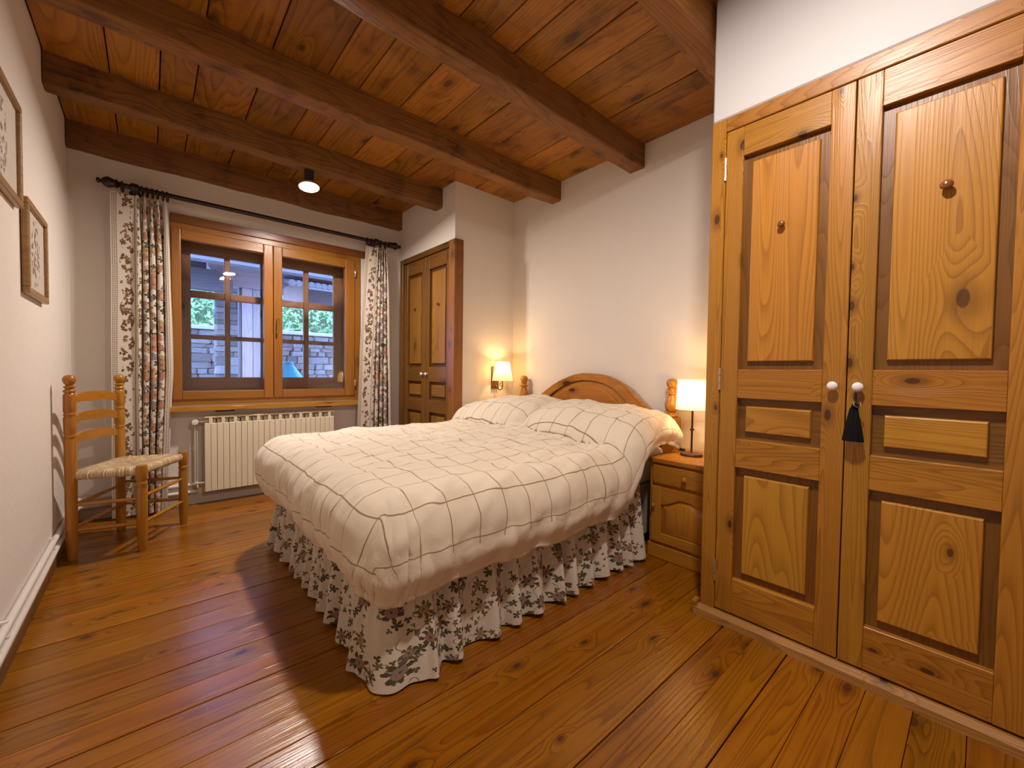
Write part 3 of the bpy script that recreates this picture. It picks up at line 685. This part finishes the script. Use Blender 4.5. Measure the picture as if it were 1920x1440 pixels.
# flower column
fl_ = petals(g, g.v('ADD', p, (.2, .5, 0)), c, 20, .023, 5, ((.06, .075, .035), (.10, .11, .05)), keep=.85, sharp=.8)
fl_ = petals(g, g.v('ADD', p, (.05, .9, 0)), fl_, 15, .030, 6, ((.56, .30, .21), (.56, .40, .20), (.34, .30, .31)), keep=.9, sharp=.3, inner=(.22, .13, .08))
fl_ = petals(g, g.v('ADD', p, (.7, .12, 0)), fl_, 24, .014, 5, ((.62, .42, .32), (.42, .25, .13)), keep=.6, sharp=.4, inner=(.45, .28, .1))
c = g.mix(inband(.258, .68), c, fl_)
# dotted borders
dash = g.m('GREATER_THAN', g.m('SINE', g.m('MULTIPLY', uy, 2 * pi / .0115)), -.25)
for a in (.012, .021, .030, .119, .127, .225, .234, .243, .700, .709, .730, .739):
    ln = g.m('LESS_THAN', g.m('ABSOLUTE', g.m('SUBTRACT', U, a)), .0027)
    c = g.mix(g.m('MULTIPLY', ln, dash), c, (.16, .115, .06))
c = g.mix(inband(.1215, .1245), c, (.25, .19, .12))
g.base(c, .9, .15); g.bump(g.noise(p, 700, 1, dim='2D'), .0004)
tr = g.n('ShaderNodeBsdfTranslucent', {'Color': c}); mx = g.n('ShaderNodeMixShader', {0: .15})
g.t.links.new(g.b.outputs[0], mx.inputs[1]); g.t.links.new(tr.outputs[0], mx.inputs[2]); g.t.links.new(mx.outputs[0], g.out.inputs[0])
M_CURT = g.mat
def curtain(label, S, flat, npl, edges, u0, seed, mirror=False):
    """edges(z) -> (left x, right x); `flat` metres at the start stay unpleated"""
    NU, NV = 260, 46; rows, uvs = [], []
    for j in range(NV + 1):
        z = 2.115 + (.018 - 2.115) * j / NV; t = j / NV; xa, xb = edges(z); r_, u_ = [], []
        for i in range(NU + 1):
            s = S * i / NU
            fl_w = min(flat, (xb - xa) * .6)
            q = max(0, (s - flat) / (S - flat))
            x = xa + fl_w * min(1, s / flat) + (xb - xa - fl_w) * q
            ph = 2 * pi * (npl * q - .46 * sm(0, .1, q)) + .5 * noise.noise(Vector((q * 4, z * .6, seed)))
            gate = sm(0, .06, q)
            amp = (.016 + .026 * sm(0, .25, t)) * gate * (1 + .35 * noise.noise(Vector((q * 7, seed, 2))))
            y = 3.685 - amp * cos(ph) + amp * .4 + .008 * noise.noise(Vector((s * 6, z * 1.4, seed + 3)))
            x += .010 * gate * sin(2 * ph) * sm(0, .2, t) + .004 * noise.noise(Vector((s * 9, z * 2.0, seed + 6)))
            r_.append((x, y, z + .006 * cos(ph) * gate * (t < .02))); u_.append((u0 + s, z))
        rows.append(r_); uvs.append(u_)
    o = grid_obj('curtain', rows, M_CURT, None, uvs)
    return tag(o, label, 'curtain', 'floral curtains at the window')
def lerp(z, tab):
    for (z0, a0, b0), (z1, a1, b1) in zip(tab, tab[1:]):
        if z >= z1:
            f = (z - z0) / (z1 - z0); return a0 + (a1 - a0) * f, b0 + (b1 - b0) * f
    return tab[-1][1:]
curtain('long floral striped curtain behind the ladder-back chair', .80, .115, 5, lambda z: lerp(z, [(2.2, -.182, .100), (1.6, -.182, .110), (.96, -.188, .118), (.60, -.190, .10), (.0, -.194, .075)]), .004, 3)
curtain('long floral striped curtain beside the dark closet cupboard', .76, .105, 5, lambda z: lerp(z, [(2.2, 1.472, 1.662), (1.9, 1.450, 1.68), (1.2, 1.412, 1.70), (.5, 1.392, 1.72), (.0, 1.385, 1.72)]), .004, 8)
rod = thing('curtain_rod', (.77, 3.685, 2.165), 'black turned curtain pole with rings and finials above the window', 'curtain rod')
ZR = 2.166
build(MB().lathe([(.0155, -.14), (.0155, 1.70)], (0, 3.685, ZR), 'x', 16), 'pole', M_EBONY, rod, True)
fp = [(r * 1.25, h) for r, h in [(.014, 0), (.022, .004), (.022, .010), (.014, .014), (.014, .022), (.020, .028), (.024, .033), (.018, .040), (.022, .052), (.027, .068), (.026, .080), (.018, .094), (.009, .102), (.008, .106), (.013, .112), (.014, .118), (.008, .125), (.001, .127)]]
build(MB().lathe([(r, -h) for r, h in fp], (-.118, 3.685, ZR), 'x', 18), 'finial', M_EBONY, rod, True, 60)
build(MB().lathe(fp, (1.672, 3.685, ZR), 'x', 18), 'finial', M_EBONY, rod, True, 60)
for x in (-.065, 1.56):
    build(MB().lathe([(.016, -.022), (.026, -.018), (.028, 0), (.026, .018), (.016, .022)], (x, 3.685, ZR), 'x', 18).tube([(x, 3.70, ZR - .01), (x, YB, ZR - .012)], .016, 12).lathe([(.03, 0), (.03, -.01), (.02, -.016)], (x, YB, ZR - .012), 'y', 18), 'bracket', M_EBONY, rod, True, 40)
for x in (-.125, -.03, -.005, .022, .047, .075, .098, 1.478, 1.515, 1.60, 1.648):
    rr = [(x + .004 * sin(a), 3.685 + .029 * sin(a), ZR - .012 + .029 * cos(a)) for a in [2 * pi * i / 20 for i in range(21)]]
    build(MB().tube(rr, .0058, 8), 'ring', M_EBONY, rod, True)

# ================================================================== RADIATOR AND PIPES
rad = thing('radiator', (.746, 3.75, .09), 'cream ribbed aluminium radiator under the window', 'radiator')
x0, pit, yr = .292, .0757, 3.715
def section():
    m = MB(); w = pit
    for a, b in ((.0012, w / 2 - .001), (w / 2 + .001, w - .0012)): m.box(a, b, 0, .012, 0, .500, .002)
    m.box(w / 2 - .011, w / 2 + .011, .001, .012, .49, .545, .002); m.box(.0, w, .0, .03, .538, .551, .003)
    m.box(w / 2 - .004, w / 2 + .004, .010, .075, .0, .545); m.box(.004, w - .004, .04, .075, .02, .53, .004)
    m.box(.001, w - .001, .012, .06, .035, .055); m.box(.001, w - .001, .012, .06, .47, .495)
    return m
s0 = None
for k in range(12):
    if s0 is None: s0 = build(section(), 'section', M_RAD, rad, org=(pit / 2, 0, 0)); me = s0.data
    else: s0 = link('section', me, (0, 0, 0), rad)
    s0.location = Vector((x0 + pit * (k + .5), yr, .097)) - WL[rad.name]
build(MB().lathe([(.012, -.03), (.016, -.028), (.018, 0), (.022, .004), (.022, .03), (.016, .036), (.001, .038)], (.262, 3.755, .605), 'z', 18), 'valve', M_CERAM, rad, True, 40) if False else None
build(MB().lathe([(.013, 0), (.021, -.004), (.022, -.030), (.018, -.038), (.001, -.040)], (.238, 3.752, .608), 'y', 18).tube([(.238, 3.752, .608), (.295, 3.752, .608)], .010, 10), 'valve', M_PAINT, rad, True, 40)
build(MB().tube([(.238, 3.755, .598), (.238, 3.755, .165)], .0075, 10).tube([(.252, 3.762, .60), (.252, 3.762, .10)], .006, 10), 'riser_pipe', plain('old_pipe', (.50, .46, .38), .4), rad, True)
build(MB().tube([(.232, 3.75, .160), (.295, 3.75, .160)], .011, 10).lathe([(.015, -.008), (.015, .012)], (.244, 3.75, .160), 'x', 12).tube([(.25, 3.75, .16), (.25, 3.74, .13)], .007, 8), 'lower_valve', M_CHROME, rad, True, 40)
def pipe(z, off, label):
    pts = [(XL + off, YF + .02, z), (XL + off, 3.765 - off, z), (XL + off + .010, 3.79 - off, z), (XL + off + .04, YB - off, z), (.26, YB - off, z)]
    m = MB().tube(pts, .0125, 12)
    for y in (1.2, 2.08, 2.95): m.box(XL, XL + off + .004, y - .008, y + .008, z - .017, z + .017)
    tag(build(m, 'heating_pipe', plain('pipe_paint', (.76, .71, .65), .35), None, True, 40), label, 'pipe')
pipe(.148, .014, 'upper cream heating pipe running low along the left wall'); pipe(.096, .016, 'lower cream heating pipe running low along the left wall')

# ================================================================== CHAIR
ch = thing('ladder_back_chair', (-.085, 3.22, 0), 'turned ladder-back wooden chair with woven rush seat in the corner', 'chair')
FR_, FL_, BN, BF = Vector((-.040, 3.005, 0)), Vector((.152, 3.345, 0)), Vector((-.312, 3.075, 0)), Vector((-.142, 3.445, 0))
cz, cxm = wd(CHAIR, 'z'), wd(CHAIR, 'y')
fprof = [(.018, 0), (.021, .03), (.0235, .12), (.0235, .34), (.021, .352), (.0245, .362), (.0245, .372), (.020, .38), (.024, .39), (.025, .45), (.023, .466), (.001, .468)]
for q in (FR_, FL_): build(MB().lathe(fprof, q, seg=20), 'leg', cz, ch, True, 50)
bprof = [(.020, 0), (.0235, .05), (.0245, .40), (.0245, .62), (.021, .632), (.025, .64), (.021, .648), (.0245, .66), (.0245, .735), (.021, .745), (.025, .752), (.021, .760), (.0245, .77), (.0245, .845), (.023, .855), (.018, .862), (.024, .870), (.024, .876), (.015, .884), (.022, .891), (.022, .896), (.013, .903), (.020, .910), (.0255, .925), (.0255, .937), (.018, .951), (.001, .957)]
for q in (BN, BF): build(MB().lathe(bprof, q, seg=20), 'back_post', cz, ch, True, 50)
u = (BF - BN); back = Vector((-u.y, u.x, 0)).normalized()
for zb in (.790, .685, .578):
    rings = []
    for i in range(17):
        t = i / 16; c_ = BN.lerp(BF, t) + back * (.022 * sin(pi * t)); up = .026 * sin(pi * t) + .006 * sin(3 * pi * t)
        hgt = .040 + .012 * sin(pi * t) ** 2
        f_, b_ = c_ - back * .006, c_ + back * .006
        rings.append([(f_.x, f_.y, zb + up), (b_.x, b_.y, zb + up), (b_.x, b_.y, zb + up + hgt), (f_.x, f_.y, zb + up + hgt)])
    build(MB().loft(rings), 'slat', cxm, ch, True, 40)
for a, b, zs in ((FR_, FL_, (.295, .150)), (BN, FR_, (.285, .150)), (BF, FL_, (.300, .165)), (BN, BF, (.28, .16))):
    for z in zs:
        A, B = Vector((a.x, a.y, z)), Vector((b.x, b.y, z)); build(MB().tube([A, A.lerp(B, .25), A.lerp(B, .5), A.lerp(B, .75), B], [.007, .0095, .011, .0095, .007], 12), 'stretcher', cxm, ch, True)
g = G('rush_weave'); p = g.uv(); ux, uy, _ = g.sep(p)
st = g.m('SINE', g.m('ADD', g.m('MULTIPLY', ux, 2 * pi / .0075), g.m('MULTIPLY', g.noise(p, 30, 2, dim='2D'), 3)))
fb = g.ss(g.noise(g.v('MULTIPLY', p, (150, 14, 1)), 1, 3, .6, dim='2D'), .3, .7)
c = g.mix(fb, (.34, .21, .085), (.90, .71, .45)); c = g.mix(g.m('MULTIPLY', g.ss(st, -.55, -.98), .7), c, (.14, .075, .025))
g.base(c, .65, .3); g.bump(g.m('ADD', st, fb), .0015, .6)
rows = []; cen = (FR_ + FL_ + BN + BF) / 4 + Vector((0, 0, .440))
def grow(q): v = q - Vector((cen.x, cen.y, 0)); return q + v.normalized() * .005
cor = [grow(q) for q in (FR_, FL_, BF, BN)]
V, F, UVs = [], [], []
for e in range(4):
    a, b = cor[e], cor[(e + 1) % 4]; L = (b - a).length; base_i = len(V); NA, NB = 14, 7
    prof_ = [(0, .440), (.35, .445), (.7, .452), (.9, .457), (1.0, .455), (1.045, .444), (1.055, .430), (1.03, .417), (.98, .412)]
    for t, z in prof_:
        for i in range(NA + 1):
            s = i / NA; pt = a.lerp(b, s); pt = Vector((cen.x, cen.y, 0)).lerp(pt, t); V.append((pt.x, pt.y, z + (.0015 * sin(i * 2.1 + e)))); UVs.append((s * L, t * .2))
    for r in range(len(prof_) - 1):
        for i in range(NA): F.append((base_i + r * (NA + 1) + i, base_i + r * (NA + 1) + i + 1, base_i + (r + 1) * (NA + 1) + i + 1, base_i + (r + 1) * (NA + 1) + i))
me = bpy.data.meshes.new('rush_seat'); me.from_pydata([Vector(v) - cen for v in V], [], F); l = me.uv_layers.new(name='UVMap')
for lp in me.loops: l.data[lp.index].uv = UVs[lp.vertex_index]
me.materials.append(g.mat); me.shade_smooth(); tag(link('rush_seat', me, cen, ch), 'woven straw-coloured rush seat')

# ================================================================== PICTURES
def art(name, off):
    g = G(name); co = g.obj(); _, y, z = g.sep(co); p = g.v('ADD', g.comb(y, z), off)
    c = g.mix(g.noise(co, 30, 3), (.52, .45, .36), (.62, .55, .45))
    s = stems(g, p, c, 11, (.16, .12, .08), .02); s = petals(g, p, s, 24, .017, 5, ((.33, .17, .13), (.20, .16, .10)), keep=.75); s = petals(g, g.v('ADD', p, (.3, .4, 0)), s, 30, .012, 3, ((.10, .09, .06), (.16, .14, .09)), keep=.8, sharp=.8)
    g.base(g.mix(g.ss(g.v('LENGTH', g.v('MULTIPLY', co, (0, 1.5, .9))), .14, .12), c, s), .5); return g.mat
M_GILT = wood('y', (.36, .20, .06), (.17, .085, .025), rough=.3, kn=0, vary=.05)
def picture(y0, y1, z0, z1, label, off, lean=0.0):
    t = thing('framed_picture', (XL + .012, (y0 + y1) / 2, (z0 + z1) / 2), label, 'picture', 'small framed prints on the left wall')
    x0, x1, w = XL + .002, XL + .024, .026
    for b in ((y0, y1, z0, z0 + w), (y0, y1, z1 - w, z1), (y0, y0 + w, z0 + w, z1 - w), (y1 - w, y1, z0 + w, z1 - w)):
        build(MB().box(x0, x1, *b, .005, 2), 'frame_side', M_GILT, t)
    build(MB().box(x0, x1 - .012, y0 + w - .002, y1 - w + .002, z0 + w - .002, z1 - w + .002), 'print', art('botanical_print', off), t)
picture(1.90, 2.395, 1.585, 1.958, 'larger gilt-framed botanical print cut by the photo edge', (.11, .4, 0))
picture(2.475, 2.885, 1.285, 1.660, 'small gilt-framed flower print nearest the corner above the chair', (.5, .1, 0))

# ================================================================== OUTSIDE THE WINDOW
M_STONE = None
g = G('slate_stone'); co = g.v('ADD', g.obj(), g.v('SCALE', (13, 7, 5), g.rnd())); n = g.noise(co, 9, 5, .6); r = g.rnd()
c = g.mix(n, (.13, .125, .12), (.42, .40, .37)); c = g.mix(g.m('MULTIPLY', g.ss(g.noise(co, 3, 2), .5, .65), .5), c, (.30, .22, .14))
hs = g.n('ShaderNodeHueSaturation', {'Color': c, 'Value': g.m('MULTIPLY_ADD', r, .8, .6)}); g.base(hs.outputs[0], .85, .3); g.bump(n, .02); M_STONE = g.mat
tag(struct(build(MB().box(-3, 8, 4.15, 14, -.35, -.3), 'ground_outside', plain('gravel', (.25, .24, .22), .9, sc=60, bd=.02))), 'grey gravel ground outside the window')
vars_ = []
for k in range(7):
    b = bmesh.new(); bmesh.ops.create_cube(b, size=1); bmesh.ops.bevel(b, geom=list(b.edges), offset=.12, segments=1, affect='EDGES')
    for v in b.verts: v.co += Vector([random.uniform(-.045, .045) for _ in range(3)])
    me = bpy.data.meshes.new('stone'); b.to_mesh(me); b.free(); me.materials.append(M_STONE); vars_.append(me)
def stones(par, x0, x1, y, z0, z1, d):
    z = z0
    while z < z1:
        h = random.uniform(.05, .115); x = x0
        while x < x1:
            w = min(random.uniform(.10, .36), x1 - x + .02)
            o = link('stone', random.choice(vars_), (x + w / 2, y + random.uniform(-.015, .015), z + h / 2), par); o.scale = (w * 1.0, d, h * 1.03); o.rotation_euler = (0, random.uniform(-.03, .03), 0)
            x += w
        z += h
sw1 = thing('dry_stone_wall', (1.4, 7.0, .0), 'grey dry-stone garden wall seen through the lower panes', 'stone wall')
build(MB().box(.1, 2.7, 7.06, 7.2, -.3, 1.52), 'wall_core', plain('mortar', (.12, .115, .11), .95), sw1)
stones(sw1, .28, 2.5, 7.0, .55, 1.50, .22)
build(MB().box(.1, 2.7, 6.86, 7.2, 1.52, 1.57, .01), 'coping', plain('pale_slab', (.62, .62, .60), .8, bd=.01), sw1)
sp = thing('stone_pillar', (.66, 6.15, 0), 'rough stone pillar rising beside the timber post outside', 'pillar')
build(MB().box(.60, .82, 6.12, 6.28, -.3, 1.95), 'pillar_core', plain('mortar2', (.12, .115, .11), .95), sp)
stones(sp, .585, .845, 6.10, .55, 1.93, .14)
por = thing('porch_roof', (1.1, 5.4, 1.9), 'weathered timber porch with pale post and tiled eave outside the window', 'porch')
PO = dict(light=(.46, .36, .34), dark=(.28, .20, .19), rough=.7, ring=18, flat='y', across=8, along=.6, kn=.3)
PD = dict(light=(.12, .10, .10), dark=(.06, .05, .05), rough=.7, ring=18, flat='y', across=8, along=.6, kn=.2)
build(MB().box(.765, .863, 5.38, 5.50, -.3, 1.885, .006), 'post_board', wd(PO, 'z'), por); build(MB().box(.866, .985, 5.385, 5.50, -.3, 1.885, .006), 'post_board', wd(PO, 'z'), por)
build(MB().box(.738, .764, 5.39, 5.50, -.3, 1.885, .004), 'post_edge', wd(PD, 'z'), por)
build(MB().prism([(.46, 2.06), (.56, 1.94), (.62, 1.885), (1.9, 1.885), (1.9, 2.12), (.46, 2.12)], 'y', 5.34, 5.50, .005), 'cross_beam', wd(PO, 'x'), por)
build(MB().prism([(.1, 1.79), (.66, 1.79), (.66, 1.92), (.58, 1.93), (.52, 2.0), (.1, 2.0)], 'y', 5.20, 5.30, .004), 'fascia', wd(PD, 'x'), por)
build(MB().prism([(1.15, 1.74), (1.36, 1.74), (1.36, 2.01), (1.22, 2.01), (1.20, 1.95), (1.15, 1.92)], 'y', 5.18, 5.30, .004), 'rafter_end', wd(PO, 'y'), por)
build(MB().box(1.37, 2.1, 5.22, 5.32, 1.77, 1.935, .004), 'fascia', wd(PD, 'x'), por)
build(MB().box(1.36, 2.1, 5.20, 5.32, 1.935, 1.965, .004), 'gutter', plain('pale_gutter', (.6, .6, .62), .5), por)
build(MB().prism([(5.0, 2.02), (5.0, 2.05), (6.4, 2.62), (6.4, 2.58)], 'x', -.6, 2.6), 'roof_deck', wd(PD, 'x'), por)
build(MB().box(-.6, 2.7, 5.52, 5.56, 1.99, 2.5), 'gable_board', wd(PD, 'x'), por)
tm = plain('roof_slate', (.20, .19, .20), .7, bd=.01)
tb = MB().lathe([(.034, 0), (.034, .36)], (0, 0, 0), 'y', 10); tile0 = None
for k in range(26):
    x = 1.18 + (k % 13) * .066; r_ = k // 13
    if tile0 is None: tile0 = build(tb, 'roof_tile', tm, por, True, org=(0, .18, 0)); me = tile0.data
    else: tile0 = link('roof_tile', me, (0, 0, 0), por)
    tile0.location = Vector((x, 5.17 + .30 * r_, 1.985 + .07 * r_)) - WL[por.name]; tile0.rotation_euler.x = radians(14)
# green bank behind: leaves nobody could count
V, F = [], []; rng = random.Random(4)
for k in range(9000):
    x = rng.uniform(-.6, 4.6); z = rng.uniform(.8, 3.4); y = 8.2 + (z - .8) * .55 + rng.uniform(-.18, .18) + .25 * noise.noise(Vector((x * 1.5, z * 1.5, 2)))
    a, b = rng.uniform(0, 6.28), rng.uniform(-.9, .9); s = rng.uniform(.028, .06)
    t = Vector((cos(a), sin(b) * .5, sin(a))).normalized(); n = Vector((0, -1, rng.uniform(.1, 1.2))).normalized(); q = t.cross(n).normalized()
    c_ = Vector((x, y, z)); i = len(V); V += [c_ - t * s, c_ + q * s * .45 + n * .006, c_ + t * s, c_ - q * s * .45 + n * .006]; F.append((i, i + 1, i + 2, i + 3))
me = bpy.data.meshes.new('green_bank'); me.from_pydata(V, [], F)
g = G('leaf_green'); n = g.noise(g.obj(), 3.5, 3); c = g.mix(g.ss(n, .35, .65), (.06, .22, .05), (.42, .70, .26)); g.base(c, .6); me.materials.append(g.mat)
ob = link('green_bank', me, (0, 0, 0)); tag(ob, 'leafy green bank behind the stone garden wall', 'foliage'); ob['kind'] = 'stuff'
tag(struct(build(MB().prism([(8.3, -.3), (10.5, 3.6), (11, 3.6), (11, -.3)], 'x', -2, 7), 'slope_outside', plain('soil', (.10, .12, .06), .95))), 'dark earth slope behind the leafy bank')
bt = thing('water_barrel', (1.30, 5.75, -.3), 'teal plastic water barrel outside the right-hand casement', 'barrel')
build(MB().lathe([(.17, 0), (.20, .05), (.20, 1.10), (.205, 1.12), (.205, 1.16), (.19, 1.18), (.10, 1.30), (.06, 1.36)], (1.30, 5.75, -.3), seg=28), 'body', plain('teal_plastic', (.02, .22, .26), .3), bt, True, 40)
build(MB().lathe([(.062, 1.355), (.068, 1.36), (.068, 1.39), (.02, 1.395)], (1.30, 5.75, -.3), seg=20), 'cap', plain('teal_cap', (.02, .14, .17), .4), bt, True, 40)
